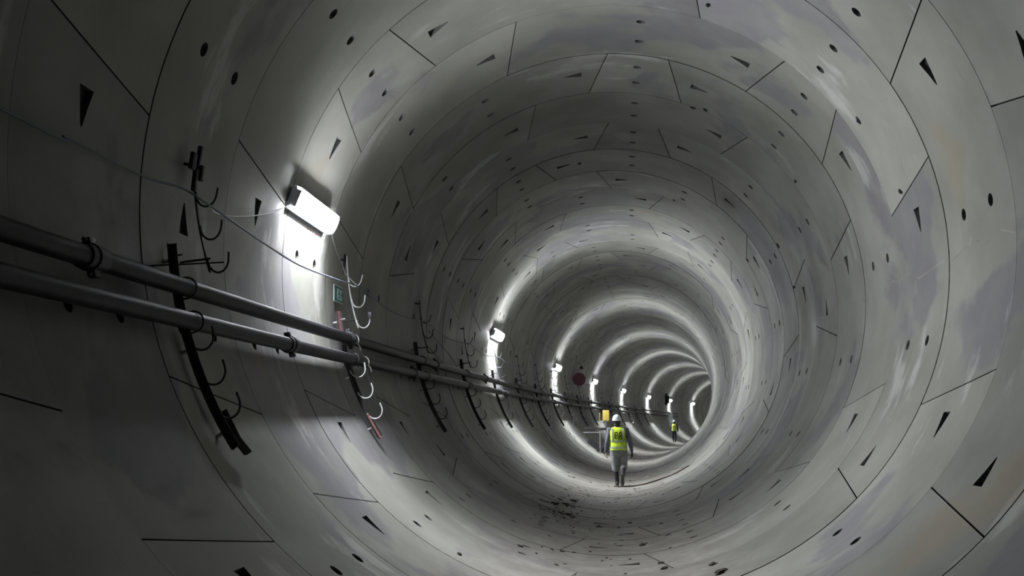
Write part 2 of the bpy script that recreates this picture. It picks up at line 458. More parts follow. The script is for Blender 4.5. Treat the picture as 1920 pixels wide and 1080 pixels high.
# ------------------------------------------------------------------ pipes
def pipe(name, ang, r, k0, k1, joints, label):
    ks = np.arange(k0, k1+.01, .25)
    root = empty(name, frame(1.0, ang(1.0), r), label, 'pipe'); inv_ = root.matrix_world.inverted()
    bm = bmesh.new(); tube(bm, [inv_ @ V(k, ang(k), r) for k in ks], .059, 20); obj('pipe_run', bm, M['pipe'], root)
    for kj in joints:
        if kj > k1: continue
        bm = bmesh.new()
        for dk, rr in ((-.045, .070), (0, .078), (.045, .070)):
            tube(bm, [inv_ @ V(kj+dk-.022, ang(kj), r), inv_ @ V(kj+dk+.022, ang(kj), r)], rr, 20)
        f = inv_ @ frame(kj, ang(kj), r)
        for sy in (-1, 1):
            g = box(bm, (0, 0, 0), (.07, .05, .045), .006)
            bmesh.ops.transform(bm, matrix=f @ Matrix.Translation((0, sy*.085, .0)), verts=g)
            g = disc(bm, (0, 0, 0), .012, 8, .13, 'X')
            bmesh.ops.transform(bm, matrix=f @ Matrix.Translation((0, sy*.095, .0)), verts=g)
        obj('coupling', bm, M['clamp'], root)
    return root, inv_
UA = lambda k: 191.6-.055*max(0, min(k, 45)); LA = lambda k: 196.2-.03*max(0, min(k, 45))
PR = .955
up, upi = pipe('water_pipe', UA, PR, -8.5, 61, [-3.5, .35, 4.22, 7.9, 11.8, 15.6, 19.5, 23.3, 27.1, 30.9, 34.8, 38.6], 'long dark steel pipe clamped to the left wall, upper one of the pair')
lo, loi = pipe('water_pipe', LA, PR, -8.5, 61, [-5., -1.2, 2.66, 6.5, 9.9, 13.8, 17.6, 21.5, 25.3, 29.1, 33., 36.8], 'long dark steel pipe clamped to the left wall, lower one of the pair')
for root, inv_, ang, ks in ((up, upi, UA, (4.32,)), (lo, loi, LA, (4.5,))):
    for k in ks:
        f = inv_ @ frame(k, ang(k), PR); bm = bmesh.new()
        tube(bm, [f @ Vector((.004*t, .063*math.cos(t), .063*math.sin(t))) for t in np.linspace(-2.4, 2.6, 18)], .007, 6)
        tube(bm, [f @ Vector((.0, -.05, .045)), f @ Vector((.02, -.09, .06)), f @ Vector((.05, -.13, .05))], .006, 6)
        obj('tie_strap', bm, M['tie'], root)

# ------------------------------------------------------------------ cable hook racks
def arc_pts(k, a0, a1, r, n=8, inv_=Matrix()):
    return [inv_ @ V(k, a0+(a1-a0)*i/n, r if not callable(r) else r(a0+(a1-a0)*i/n)) for i in range(n+1)]
def hook_pts(inv_, k, a, r0, span=.165, drop=.085):
    """U-shaped hook in the cross-section: leaves the rail at r0, dips, comes up at its tip"""
    f = inv_ @ frame(k, a, r0); pts = []
    for t in np.linspace(0, math.pi*1.08, 13):
        pts.append(f @ Vector((0, -drop*math.sin(t)*(1 if t < math.pi else 1)+(.03 if t > math.pi*.95 else 0)*0, span/2*(1-math.cos(t)))))
    pts[-1] = f @ Vector((0, .035, span*1.02)); pts[0] = f @ Vector((0, .0, 0))
    return pts
def flat_bar(bm, pts, w, th):
    """rectangular bar swept along pts"""
    rr = tube(bm, pts, [(w, th)]*len(pts), 4)
def make_post(k, label, hooks=(198.2, 203.1, 208.0), paint='steel', wire='steel', tail=False, a0=185.4, a1=213.6):
    root = empty('pipe_support_rail', frame(k, 199, .985), label, 'support rail', 'curved rails holding the pipes'); iv = root.matrix_world.inverted()
    bm = bmesh.new()
    # an angle-iron rail, two legs
    pts = [(V(k, a, .985), V(k, a, .968)) for a in np.linspace(a0, a1, 15)]
    T = Vector(line(k)[1])
    for w, dep, off in ((.028, .004, 0), (.004, .028, 0)):
        prev = None
        for a in np.linspace(a0, a1, 15):
            c = V(k, a, .983); n = (V(k, a, .9)-V(k, a, 1.0)).normalized()
            cc = c + (T*0 if w > dep else n*.024)
            q = [bm.verts.new(iv @ (cc+T*sx*w+n*sz*dep)) for sx, sz in ((-1, -1), (1, -1), (1, 1), (-1, 1))]
            if prev:
                for i in range(4): bm.faces.new((prev[i], prev[(i+1) % 4], q[(i+1) % 4], q[i]))
            else: bm.faces.new(q)
            prev = q
        bm.faces.new(prev)
    obj('rail', bm, M['steel'], root, smooth=False)
    for a in (a0+2.2, 199.6, a1-2.5):
        bm = bmesh.new(); disc(bm, (0, 0, .0), .014, 8, .06); o = obj('anchor_bolt', bm, M['galv'], root); o.matrix_world = frame(k, a, .992)
    for a in (a0+1.6,):
        bm = bmesh.new(); tube(bm, [(0, 0, 0), (.0, .0, .075)], .006, 6); o = obj('pin', bm, M[wire], root); o.matrix_world = frame(k, a, .98)
    for a in hooks:
        bm = bmesh.new(); tube(bm, hook_pts(iv, k, a, .975, .17, .10), .0075, 8); obj('hook', bm, M[wire], root)
    for an, rr in ((UA(k), .059), (LA(k), .059)):      # U-bolt round each pipe
        f = iv @ frame(k, an, PR); bm = bmesh.new()
        tube(bm, [f @ Vector((0, -.07, -.05))]+[f @ Vector((0, -.07*math.cos(t), .07*math.sin(t))) for t in np.linspace(0, math.pi, 12)]+[f @ Vector((0, .07, -.05))], .007, 8)
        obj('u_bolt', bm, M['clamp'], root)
    if paint == 'ends':
        for (p0, p1) in ((a0-.2, 190.), (208.2, a1+.4)):
            bm = bmesh.new(); flat_bar(bm, [iv @ V(k, a, .9775) for a in np.linspace(p0, p1, 6)], .034, .020)
            obj('painted_end', bm, M['primer'], root, smooth=False)
    if tail:
        bm = bmesh.new()
        for (aa, kk), (ab, kb) in (((208.3, k+.06), (213.0, k+.06)), ((211., k+.02), (214.6, k+.10))):
            tube(bm, [iv @ V(kk, aa, .972), iv @ V(kb, ab, .975)], [(.012, .03), (.012, .03)], 4)
        obj('loose_strap', bm, M['steel'], root)
    return root
def make_rack(k, label, wire='steel', top=False, clip=False):
    a0, a1 = 172.4, 188.8
    rr = lambda a: .978-.046*(a-a0)/(a1-a0)
    root = empty('cable_hook_rack', frame(k, a0, .985), label, 'hook rack', 'hook racks above the pipes'); iv = root.matrix_world.inverted()
    bm = bmesh.new(); T = Vector(line(k)[1])*.012; prev = None
    for a in np.linspace(a0, a1, 10):
        c = V(k, a, rr(a)); n = (V(k, a, .9)-V(k, a, 1.)).normalized()*.006
        q = [bm.verts.new(iv @ (c+T*sx+n*sz)) for sx, sz in ((-1, -1), (1, -1), (1, 1), (-1, 1))]
        if prev:
            for i in range(4): bm.faces.new((prev[i], prev[(i+1) % 4], q[(i+1) % 4], q[i]))
        else: bm.faces.new(q)
        prev = q
    bm.faces.new(prev); obj('strip', bm, M[wire], root, smooth=False)
    for a in (177.2, 182.0, 186.9):
        bm = bmesh.new(); tube(bm, hook_pts(iv, k, a, rr(a)-.002, .15, .10), .0075, 8); h = obj('hook', bm, M[wire], root)
        if clip and a > 186:
            bm = bmesh.new(); box(bm, (0, 0, 0), (.05, .07, .04), .01); c = obj('clip', bm, M['clamp'], h); c.matrix_basis = iv @ frame(k, a-.7, rr(a)-.055)
    bm = bmesh.new(); tube(bm, [iv @ V(k, a0+1, 1.0), iv @ V(k, a0+1, rr(a0)-.004)], .012, 8); obj('anchor_bolt', bm, M['steel'], root)
    bm = bmesh.new(); tube(bm, [iv @ V(k, a1-2, 1.0), iv @ V(k, a1-2, rr(a1)-.004)], .008, 8); obj('standoff', bm, M['steel'], root)
    if top:
        bm = bmesh.new()
        for dk, a, s in ((-.05, 173.2, (.07, .12, .03)), (.05, 174.2, (.06, .11, .05)), (0, 175.5, (.05, .16, .03)), (0.01, 172.0, (.035, .14, .03))):
            g = box(bm, (0, 0, 0), s, .006); bmesh.ops.transform(bm, matrix=iv @ frame(k+dk, a, .968), verts=g)
        obj('clamp_plate', bm, M['steel'], root)
    return root
ORD = ['first', 'second', 'third', 'fourth', 'fifth', 'sixth', 'seventh', 'eighth', 'ninth', 'tenth', 'eleventh', 'twelfth', 'thirteenth', 'fourteenth', 'fifteenth', 'sixteenth', 'seventeenth']
for i in range(17):
    k = 1.22+2.94*i if i != 1 else 4.17
    near = {0: 'black curved support rail nearest the viewer, with a loose strap at its foot', 1: 'curved support rail with red-brown paint and pale hooks below the bright lamp'}
    make_post(k, near.get(i, 'dark curved support rail bolted under the pipes, %s along the wall' % ORD[i]),
              paint='ends' if i == 1 else 'steel', wire='pale' if i == 1 else ('steel' if i < 8 else 'galv'), tail=(i == 0))
for i in range(13):
    k = 1.42+2.935*i
    near = {0: 'dark rack of three curved cable hooks nearest the viewer, clamp plates on top', 1: 'pale rack of three curved cable hooks beside the green exit sign'}
    make_rack(k, near.get(i, 'rack of curved cable hooks above the pipes, %s along the wall' % ORD[i]),
              wire='pale' if i == 1 else 'steel', top=(i == 0), clip=(i == 1))

# ------------------------------------------------------------------ cables
def cable(name, pts, rad, m, label, cat='cable', group=None):
    bm = bmesh.new(); tube(bm, smooth_pts(pts, 6), rad, 8)
    return tag(obj(name, bm, m), label, cat, group)
hk = [1.42+2.935*i for i in range(13)]
pts = [V(-8, 179.5, .985), V(-4, 179.6, .985), V(-.1, 179.1, .985), V(.34, 178.5, .985), V(.97, 178.2, .985), V(1.25, 177.8, .96)]
for i, k in enumerate(hk[:6]):
    pts += [V(k, 179.2, .925)]
    if i < 5:
        pts += [V(k+.8, 180.1, .935), V(k+1.6, 180.3, .95), V(k+2.4, 179.8, .935)]
cable('power_cable', pts, .0085, M['cable'], 'thin grey-blue cable draped along the left wall from hook to hook')
cable('lamp_lead', [V(1.44, 179.0, .93), V(1.80, 177.9, .985), V(2.06, 176.9, .99), V(2.38, 175.0, .99), V(2.72, 172.2, .988), V(2.93, 169.2, .975), V(2.955, 168.3, .97)], .005, M['pale'], 'thin pale lead sagging from the first hook rack to the nearest lamp', 'cable')
cable('lamp_lead', [V(3.80, 168.2, .97), V(3.86, 169.6, .98), V(4.1, 172.5, .985), V(4.3, 174.5, .985), V(4.37, 176.5, .975), V(4.36, 179.2, .925)], .005, M['pale'], 'thin pale lead dropping from the nearest lamp to the second hook rack', 'cable')
for i, (k, a) in enumerate(LAMPS[1:6]):
    cable('lamp_lead', [V(k-.42, a, .97), V(k-.55, a+2.5, .985), V(k-.8, 174, .985), V(k-1.2, 177, .97), V(k-1.9, 179.4, .93)], .006, M['cable'], 'thin lead hanging from the %s lamp of the row' % ORD[i+1], 'cable')
cable('hanging_wire', [V(7.7, 180.5, .96), V(8.4, 182.5, .97), V(9.2, 185, .98), V(9.8, 188.5, .985)], .005, M['steel'], 'thin dark wire hanging slack below the third hook rack', 'cable')
cable('hanging_wire', [V(10.4, 179.8, .93), V(10.9, 181.3, .96), V(11.6, 182.2, .97), V(12.4, 183.6, .965), V(13.2, 184.2, .93)], .005, M['pale'], 'thin pale wire slung between the fourth and fifth hook racks', 'cable')
cable('brown_hose', [V(13.36, 268.0, .996), V(13.36, 273.0, .996), V(13.28, 279.7, .996), V(13.5, 289.6, .996), V(13.42, 296, .996), V(13.36, 303.5, .996)], .016, M['cord'], 'thin brown hose lying across the tunnel floor by the walking person', 'hose')

# ------------------------------------------------------------------ exit sign, writing on the wall
f = frame(4.30, 181.1, .993)
root = empty('exit_sign', f, 'small green and white exit sign on the left wall under the lamp', 'sign')
bm = bmesh.new(); box(bm, (0, 0, 0), (.40, .185, .008), .002); p_ = obj('plate', bm, M['white'], root)
bm = bmesh.new()      # green field with a running figure and arrow left open
box(bm, (-.135, 0, .006), (.11, .165, .003)); box(bm, (.0, .072, .006), (.38, .02, .003)); box(bm, (.0, -.072, .006), (.38, .02, .003))
box(bm, (.178, 0, .006), (.02, .165, .003))
disc(bm, (.035, .045, .006), .013, 14, .003)
def stroke(bm, a, b, w, z=.006, h=.003):
    a = Vector((*a, z)); b = Vector((*b, z)); d = b-a
    box(bm, (a+b)/2, (d.length, w, h), 0, Matrix.Rotation(math.atan2(d.y, d.x), 3, 'Z'))
for a, b in (((.03, .03), (.015, -.01)), ((.015, -.01), (.045, -.03)), ((.045, -.03), (.04, -.055)), ((.015, -.01), (-.005, -.04)), ((-.005, -.04), (-.035, -.042)), ((.03, .025), (.058, .005)), ((.03, .025), (.0, .015)), ((.0, .015), (-.01, -.003))):
    stroke(bm, a, b, .013)
stroke(bm, (.085, 0), (.15, 0), .012); stroke(bm, (.15, 0), (.125, .028), .012); stroke(bm, (.15, 0), (.125, -.028), .012)
obj('pictogram', bm, M['green'], root, smooth=False)
for o in root.children: o.matrix_world = f
bm = bmesh.new(); f = frame(3.6, 172.4, .9985)
rs = random.Random(3)
for row, (y, xs) in enumerate(((.055, (-.24, -.14, -.04, .07)), (0., (-.16, -.05)), (-.06, (-.14, -.02, .10)))):
    for x in xs:
        for q in range(3):
            a = (x+rs.uniform(-.025, .025), y+rs.uniform(-.02, .02)); b = (x+rs.uniform(-.025, .025), y+rs.uniform(-.02, .02))
            stroke(bm, a, b, .007, 0, .002)
o = obj('red_marking', bm, M['redpaint'], smooth=False); o.matrix_world = f
tag(o, 'faded red handwritten marks on the bright wall below the nearest lamp', 'marking')

# ------------------------------------------------------------------ round sign
f = upright(27.0, -.897, .126)
root = empty('round_sign', f, 'round dark purple-red sign on a bracket beyond the third lamp', 'sign')
bm = bmesh.new(); disc(bm, (0, 0, 0), .285, 40, .012, 'Y'); o = obj('sign_plate', bm, M['disc'], root)
bm = bmesh.new(); tube(bm, [(0, .02, -.3), (0, .02, .46)], .018, 8); tube(bm, [(0, .02, .40), (-.28, .02, .40)], .014, 8); tube(bm, [(0, .02, -.24), (-.29, .02, -.24)], .014, 8); obj('bracket', bm, M['galv'], root)
bm = bmesh.new(); disc(bm, (0.10, 0, .50), .075, 18, .08, 'Y'); tube(bm, [(0, .02, .46), (.10, .02, .50)], .012, 8); obj('beacon', bm, M['steel'], root)
bm = bmesh.new(); disc(bm, (-.01, -.03, .56), .04, 14, .05, 'Y'); obj('beacon_lens', bm, M['tie'], root)
for o in root.children: o.matrix_world = f

# ------------------------------------------------------------------ railing with yellow board
kS = 24.0; f = upright(kS, -.39, -.928)
root = empty('access_railing', f, 'thin steel railing with a yellow board and a red-topped pole on the lower left wall', 'railing')
H = 1.76
bm = bmesh.new(); tube(bm, [(0, 0, 0), (0, 0, H-.3)], .022, 10); obj('pole', bm, M['jacket'], root)
bm = bmesh.new(); tube(bm, [(-.235, 0, .11), (-.235, 0, 1.42)], .02, 10); obj('pole', bm, M['galv'], root)
bm = bmesh.new(); tube(bm, [(-.235, 0, 1.38), (-.235, 0, 1.66)], .028, 10); obj('pole_cap', bm, M['primer'], root)
bm = bmesh.new(); box(bm, (0, -.03, H-.20), (.25, .012, .40), .004); obj('yellow_board', bm, M['yellow'], root)
bm = bmesh.new(); tube(bm, [(-.235, 0, 1.33), (0, 0, 1.33)], .014, 8); obj('cross_bar', bm, M['galv'], root)
bm = bmesh.new(); box(bm, (-.43, -.01, 1.06), (.86, .05, .05), .01); box(bm, (-.14, -.02, 1.03), (.26, .07, .09), .02); obj('cross_bar', bm, M['steel'], root)
bm = bmesh.new(); box(bm, (-.52, .01, .90), (.74, .03, .03), .006); obj('cross_bar', bm, M['galv'], root)
for o in root.children: o.matrix_world = f
bm = bmesh.new(); rows = []
for a in np.linspace(229.5, 242.0, 12):
    rows.append([bm.verts.new(V(k, a, r)) for k, r in ((24.2, .998), (24.9, .998), (24.9, .935), (24.2, .935+.006*math.sin(a*3)))])
for a, b in zip(rows, rows[1:]):
    for j in range(4): bm.faces.new((a[j], a[(j+1) % 4], b[(j+1) % 4], b[j]))
bm.faces.new(rows[0]); bm.faces.new(rows[-1])
tag(obj('rubber_mat', bm, M['dark']), 'dark rolled mat lying on the curved wall under the railing', 'mat')
bm = bmesh.new(); g = box(bm, (0, 0, .05), (.35, .10, .08), .02); box(bm, (.05, 0, .11), (.10, .07, .07), .02)
o = obj('tool', bm, [M['steel']]); o.matrix_world = frame(23.7, 240.5, .998); tag(o, 'small dark tool left on the lining below the railing', 'tool')

# ------------------------------------------------------------------ hanging box and white sheet, far down the wall
f = upright(56.2, -.90, .21)
root = empty('equipment_box', f, 'dark equipment box hanging in front of the seventh lamp', 'box')
bm = bmesh.new(); box(bm, (.03, 0, 0), (.36, .30, .62), .03); box(bm, (-.02, 0, .40), (.20, .22, .22), .03); box(bm, (-.05, 0, -.38), (.22, .24, .18), .03); obj('body', bm, M['dark'], root)
bm = bmesh.new(); box(bm, (.03, -.155, .02), (.28, .012, .46), .005); d_ = obj('door', bm, M['steel'], root)
for z_, x_ in ((.2, -.30), (-.2, -.27)):
    bm = bmesh.new(); tube(bm, [(-.14, 0, z_), (x_, 0, z_)], .02, 8); obj('bracket', bm, M['galv'], root)
for o in root.children: o.matrix_world = f
f = upright(56.8, -.86, -.30); bm = bmesh.new(); rows = []
for i in range(9):
    z = .42-.105*i; rows.append([(-.25+.06*j+.02*i, .04*math.sin(j*1.7+i)+.03*math.cos(i*1.3), z+.02*math.sin(j*2.)) for j in range(8)])
vv = [[bm.verts.new(p) for p in r_] for r_ in rows]
for a, b in zip(vv, vv[1:]):
    for j in range(7): bm.faces.new((a[j], a[j+1], b[j+1], b[j]))
r_ = bmesh.ops.solidify(bm, geom=bm.faces[:], thickness=.01)
o = obj('plastic_sheet', bm, M['white']); o.matrix_world = f
tag(o, 'crumpled white plastic sheet hanging below the dark equipment box', 'plastic sheet')

# ------------------------------------------------------------------ mud and stones on the invert
def lump(r, n, sd):
    rg = random.Random(sd); bm = bmesh.new(); bmesh.ops.create_icosphere(bm, subdivisions=n, radius=r)
    for v in bm.verts:
        v.co *= rg.uniform(.7, 1.25); v.co.z *= .5
    return bm
BIG = [(5.51, 277.7, .05), (4.33, 280.4, .035), (4.05, 280.7, .04), (3.70, 289.1, .045), (3.35, 289.7, .055), (4.57, 250.8, .03), (3.2, 242.6, .03), (9.59, 256.1, .07), (8.58, 251.4, .06), (7.87, 257.0, .05), (6.87, 283.9, .03), (8.9, 254.6, .06)]
BL = ['dark stone standing alone on the dusty floor in front of the walking person', 'small dark clod on the dusty floor, upper one of a close pair', 'small dark clod on the dusty floor, lower one of a close pair',
      'dark flat clod on the right of the dusty floor', 'long dark clod on the right of the dusty floor, near the frame bottom', 'small reddish clod on the left of the dusty floor', 'small clod at the far left of the dusty floor, near the frame bottom',
      'large mud clump on the left of the shaded floor, closest to the walking person', 'mud clump left of the largest one on the shaded floor', 'mud clump below the largest one on the shaded floor', 'small clod right of the middle of the shaded floor', 'mud clump between two larger ones on the shaded floor']
for i, (k, a, s) in enumerate(BIG):
    o = obj('mud_clod', lump(s, 2, i), M['mud']); o.matrix_world = frame(k, a, .998) @ Matrix.Rotation(i, 4, 'Z') @ Matrix.Diagonal((1.2, .8, .9, 1))
    tag(o, BL[i], 'mud', 'mud clods on the tunnel floor')
for i, (k, a) in enumerate([(3.72, 69.2), (3.77, 31.6), (3.66, 15.3), (5.92, 63.5), (6.0, 66.8), (5.9, 34.), (7.9, 26.), (7.9, 12.4), (9.9, 31.), (8.5, 99.5), (9.95, 66.)]):
    o = obj('gasket_scrap', lump(.03, 2, 60+i), M['black']); o.matrix_world = frame(k, a, .997) @ Matrix.Rotation(i*1.3, 4, 'Z') @ Matrix.Diagonal((1.5, .7, 1.2, 1))
    tag(o, 'small black scrap of gasket stuck out at a joint of the upper right lining', 'gasket scrap', 'gasket scraps at the lining joints')
bm = bmesh.new(); rg = random.Random(21)
for i in range(420):
    k = rg.uniform(.5, 14) if rg.random() < .75 else rg.uniform(14, 40); a = rg.gauss(268, 9)
    if rg.random() < .35: k = rg.gauss(8.4, 1.3); a = rg.gauss(254, 3.5)
    s = abs(rg.gauss(.012, .009))+.004
    g = bmesh.ops.create_icosphere(bm, subdivisions=1, radius=s)['verts']
    for v in g: v.co *= rg.uniform(.7, 1.3)
    bmesh.ops.transform(bm, matrix=frame(k, a, .999) @ Matrix.Rotation(rg.random()*3, 4, 'Z') @ Matrix.Diagonal((rg.uniform(1, 2.2), .8, .4, 1)), verts=g)
tag(obj('mud_crumbs', bm, M['mud']), 'scattered crumbs of dry mud along the tunnel floor', 'mud', kind='stuff')

# ------------------------------------------------------------------ people
def lerp(a, b, t): return Vector(a)*(1-t)+Vector(b)*t
def hand(bm, wrist, dirn, palm_n, side, sc=1.):
    """palm, four unequal curled fingers and a thumb off the side of the palm"""
    w = Vector(wrist); d = Vector(dirn).normalized(); n = Vector(palm_n); n = (n-d*n.dot(d)).normalized(); s = d.cross(n)*side
    limb(bm, [w, w+d*.045*sc, w+d*.085*sc], [(.026*sc, .018*sc), (.040*sc, .017*sc), (.038*sc, .015*sc)], 10, flat=tuple(n))
    for i, ln in enumerate((.070, .078, .073, .058)):
        b = w+d*.085*sc+s*(.030-.020*i)*sc
        p1 = b+(d*.95+n*.30).normalized()*ln*.48*sc; p2 = p1+(d*.75+n*.66).normalized()*ln*.30*sc; p3 = p2+(d*.45+n*.9).normalized()*ln*.24*sc
        limb(bm, [b-d*.01, p1, p2, p3], [.0095*sc, .009*sc, .0085*sc, .0075*sc], 8)
    b = w+d*.03*sc+s*.030*sc
    limb(bm, [b, b+(d*.6+s*.75+n*.2).normalized()*.035*sc, b+(d*.6+s*.75+n*.2).normalized()*.035*sc+(d*.9+s*.2+n*.4).normalized()*.032*sc], [.013*sc, .011*sc, .009*sc], 8)
def remesh(o, vox, sm=4):
    m = o.modifiers.new('union', 'REMESH'); m.mode = 'VOXEL'; m.voxel_size = vox; m.use_smooth_shade = True
    if sm:
        q = o.modifiers.new('soft', 'SMOOTH'); q.factor = .5; q.iterations = sm
def put(name, bm, m, root, vox=None, sm=4, parent=None):
    o = obj(name, bm, m, parent or root)
    if parent is None: o.matrix_parent_inverse = Matrix()
    if vox: remesh(o, vox, sm)
    return o
def person(mw, J, cl, label, marks):
    root = empty('person', mw, label, 'person', None)
    nb, hc = Vector(J['neck']), Vector(J['head'])
    pel, che = Vector(J['pelvis']), Vector(J['chest'])
    # ---- body, one continuous surface
    bm = bmesh.new()
    limb(bm, [pel+Vector((0, 0, -.05)), pel+Vector((0, 0, .05)), lerp(pel, che, .5), che, che+Vector((0, 0, .10)), nb+Vector((0, 0, -.03))], [(.155, .105), (.150, .10), (.125, .092), (.155, .112), (.165, .10), (.09, .07)], 20, flat=(0, 1, 0))
    limb(bm, [nb-Vector((0, 0, .06)), nb, hc-Vector((0, 0, .06))], [.062, .056, .056], 14)
    g = bmesh.ops.create_uvsphere(bm, u_segments=24, v_segments=18, radius=1)['verts']
    for v in g:
        z = v.co.z; k = 1-.22*max(0, -z)**1.4
        v.co = Vector((v.co.x*.075*k, v.co.y*.097*(1-.1*max(0, -z)), z*.118))+hc
    limb(bm, [hc+Vector((0, .088, .015)), hc+Vector((0, .103, -.012)), hc+Vector((0, .112, -.028))], [.009, .012, .013], 8)      # nose
    limb(bm, [hc+Vector((-.02, .083, -.062)), hc+Vector((.02, .083, -.062))], [.009, .009], 8)                                   # mouth
    limb(bm, [hc+Vector((0, .07, -.098)), hc+Vector((0, .08, -.095))], [.02, .018], 8)                                           # chin
    for sx in (-1, 1):
        limb(bm, [hc+Vector((sx*.076, -.005, .022)), hc+Vector((sx*.082, -.014, .0)), hc+Vector((sx*.076, -.004, -.028))], [(.010, .016), (.010, .018), (.008, .010)], 8)
    for sd, q in ((-1, 'l'), (1, 'r')):
        sh, el, wr = (Vector(J[q+n]) for n in ('sh', 'el', 'wr'))
        limb(bm, [che+Vector((sd*.08, 0, .12)), sh], [.055, .055], 12)
        limb(bm, [sh, lerp(sh, el, .4), el, lerp(el, wr, .3), wr], [.054, .047, .038, .038, .026], 12)
        hand(bm, wr, J[q+'hd'], J[q+'pn'], -sd if q == 'l' else -sd)
        hp, kn, an, to = (Vector(J[q+n]) for n in ('hp', 'kn', 'an', 'to'))
        limb(bm, [hp, lerp(hp, kn, .4), kn, lerp(kn, an, .3), an], [.085, .076, .055, .056, .04], 14)
        limb(bm, [an, lerp(an, to, .6), to], [(.040, .045), (.042, .035), (.035, .022)], 12)
    put('body', bm, M['skin'], root, .0045, 2)
    for sx in (-1, 1):
        bm = bmesh.new(); bmesh.ops.create_uvsphere(bm, u_segments=12, v_segments=8, radius=.0125); bmesh.ops.translate(bm, vec=hc+Vector((sx*.031, .0815, .012)), verts=bm.verts); put('eye', bm, M['eye'], root)
    # ---- hair
    bm = bmesh.new(); g = bmesh.ops.create_uvsphere(bm, u_segments=24, v_segments=18, radius=1)['verts']
    for v in g: v.co = Vector((v.co.x*.083, v.co.y*.098-.012, v.co.z*.118+.008))+hc
    bmesh.ops.delete(bm, geom=[v for v in bm.verts if (v.co-hc).y > .045 and (v.co-hc).z < .06 or (v.co-hc).z < -.09], context='VERTS')
    limb(bm, [hc+Vector((-.03, -.06, -.075)), hc+Vector((.03, -.06, -.075))], [.035, .035], 10)
    put('hair', bm, M['hair'], root)
    # ---- helmet
    bm = bmesh.new(); n = 32; prof = [(.150, .018), (.128, .024), (.127, .045), (.120, .085), (.098, .125), (.062, .150), (.022, .160)]
    rings = []
    for r_, z in prof:
        rings.append([bm.verts.new(hc+Vector((r_*.84*math.cos(2*math.pi*j/n), (r_ + (.045*max(0, math.sin(2*math.pi*j/n))**3 if z < .02 else 0))*math.sin(2*math.pi*j/n)-.004, z+.01))) for j in range(n)])
    for a, b in zip(rings, rings[1:]):
        for j in range(n): bm.faces.new((a[j], a[(j+1) % n], b[(j+1) % n], b[j]))
    bm.faces.new(rings[-1]); bmesh.ops.solidify(bm, geom=bm.faces[:], thickness=.004)
    hl = put('helmet', bm, M['helmet'], root)
    bm = bmesh.new()
    for x in (-.022, 0, .022): tube(bm, smooth_pts([hc+Vector((x, -.118, .07)), hc+Vector((x, -.075, .142)), hc+Vector((x, 0, .171)), hc+Vector((x, .075, .142)), hc+Vector((x, .115, .075))], 4), .006, 6)
    h2 = obj('ridge', bm, M['helmet'], hl)
    # ---- jacket with sleeves
    bm = bmesh.new()
    limb(bm, [pel+Vector((0, 0, .04)), lerp(pel, che, .5), che, che+Vector((0, 0, .11)), nb+Vector((0, 0, -.035))], [(.185, .125), (.165, .118), (.182, .132), (.180, .115), (.085, .075)], 22, flat=(0, 1, 0))
    for sd, q in ((-1, 'l'), (1, 'r')):
        sh, el, wr = (Vector(J[q+n]) for n in ('sh', 'el', 'wr'))
        limb(bm, [che+Vector((sd*.09, 0, .11)), sh+Vector((0, 0, .0))], [.07, .068], 14)
        limb(bm, [sh, lerp(sh, el, .3), lerp(sh, el, .7), el, lerp(el, wr, .35), lerp(el, wr, .7), lerp(el, wr, .97)], [.067, .063, .058, .055, .055, .049, .038], 14)
    put('jacket', bm, M[cl['jacket']], root, .010, 3)
    if cl.get('glove'):
        bm = bmesh.new(); q = 'r'; hand(bm, J['rwr'], J['rhd'], J['rpn'], -1, 1.18); limb(bm, [lerp(J['rel'], J['rwr'], .9), J['rwr']], [.038, .034], 12)
        put('glove', bm, M['glove'], root, .0045, 1)
    # ---- trousers
    bm = bmesh.new(); w = cl['baggy']
    limb(bm, [pel+Vector((0, 0, .10)), pel, pel+Vector((0, 0, -.09))], [(.165, .118), (.178*w, .128*w), (.175*w, .12*w)], 22, flat=(0, 1, 0))
    for sd, q in ((-1, 'l'), (1, 'r')):
        hp, kn, an = (Vector(J[q+n]) for n in ('hp', 'kn', 'an'))
        e = cl['hem']
        e -= .17; p = [hp+Vector((0, 0, .02)), lerp(hp, kn, .5), kn, lerp(kn, an, e*.5), lerp(kn, an, e)]
        limb(bm, p, [.107*w, .098*w, .084*w, .083*w, .074*w*(1.08 if e < .6 else .9)], 18)
    put('trousers', bm, M[cl['trousers']], root, .010, 3)
    # ---- boots
    for sd, q in ((-1, 'l'), (1, 'r')):
        kn, an, to = (Vector(J[q+n]) for n in ('kn', 'an', 'to'))
        d = (to-an); f = Vector(J[q+'fd']).normalized(); up_ = Vector(J[q+'fu']).normalized()
        bm = bmesh.new()
        limb(bm, [lerp(kn, an, cl['hem']-.12), lerp(kn, an, .7), an], [.060, .055, .050], 16)
        heel = an - f*.045 - up_*.035
        limb(bm, [heel, heel+f*.10, heel+f*.17, to-f*.01], [(.040, .040), (.046, .042), (.049, .032), (.042, .026)], 16, flat=tuple(up_.cross(f)))
        b = put('boot', bm, M['black'], root, .007, 3)
        bm = bmesh.new(); x = f.cross(up_); c0 = heel-up_*.042-f*.038; vs = []
        for lay_ in (0, .016):
            vs.append([bm.verts.new(c0+up_*lay_+f*(.295*u)+x*sx*wd_) for u, sx, wd_ in ((0, -1, .022), (.08, -1, .036), (.35, -1, .034), (.72, -1, .049), (.93, -1, .036), (1, -1, .012), (1, 1, .012), (.93, 1, .036), (.72, 1, .049), (.35, 1, .034), (.08, 1, .036), (0, 1, .022))])
        for j in range(12): bm.faces.new((vs[0][j], vs[0][(j+1) % 12], vs[1][(j+1) % 12], vs[1][j]))
        bm.faces.new(vs[0]); bm.faces.new(vs[1][::-1]); obj('sole', bm, M['sole'], b)
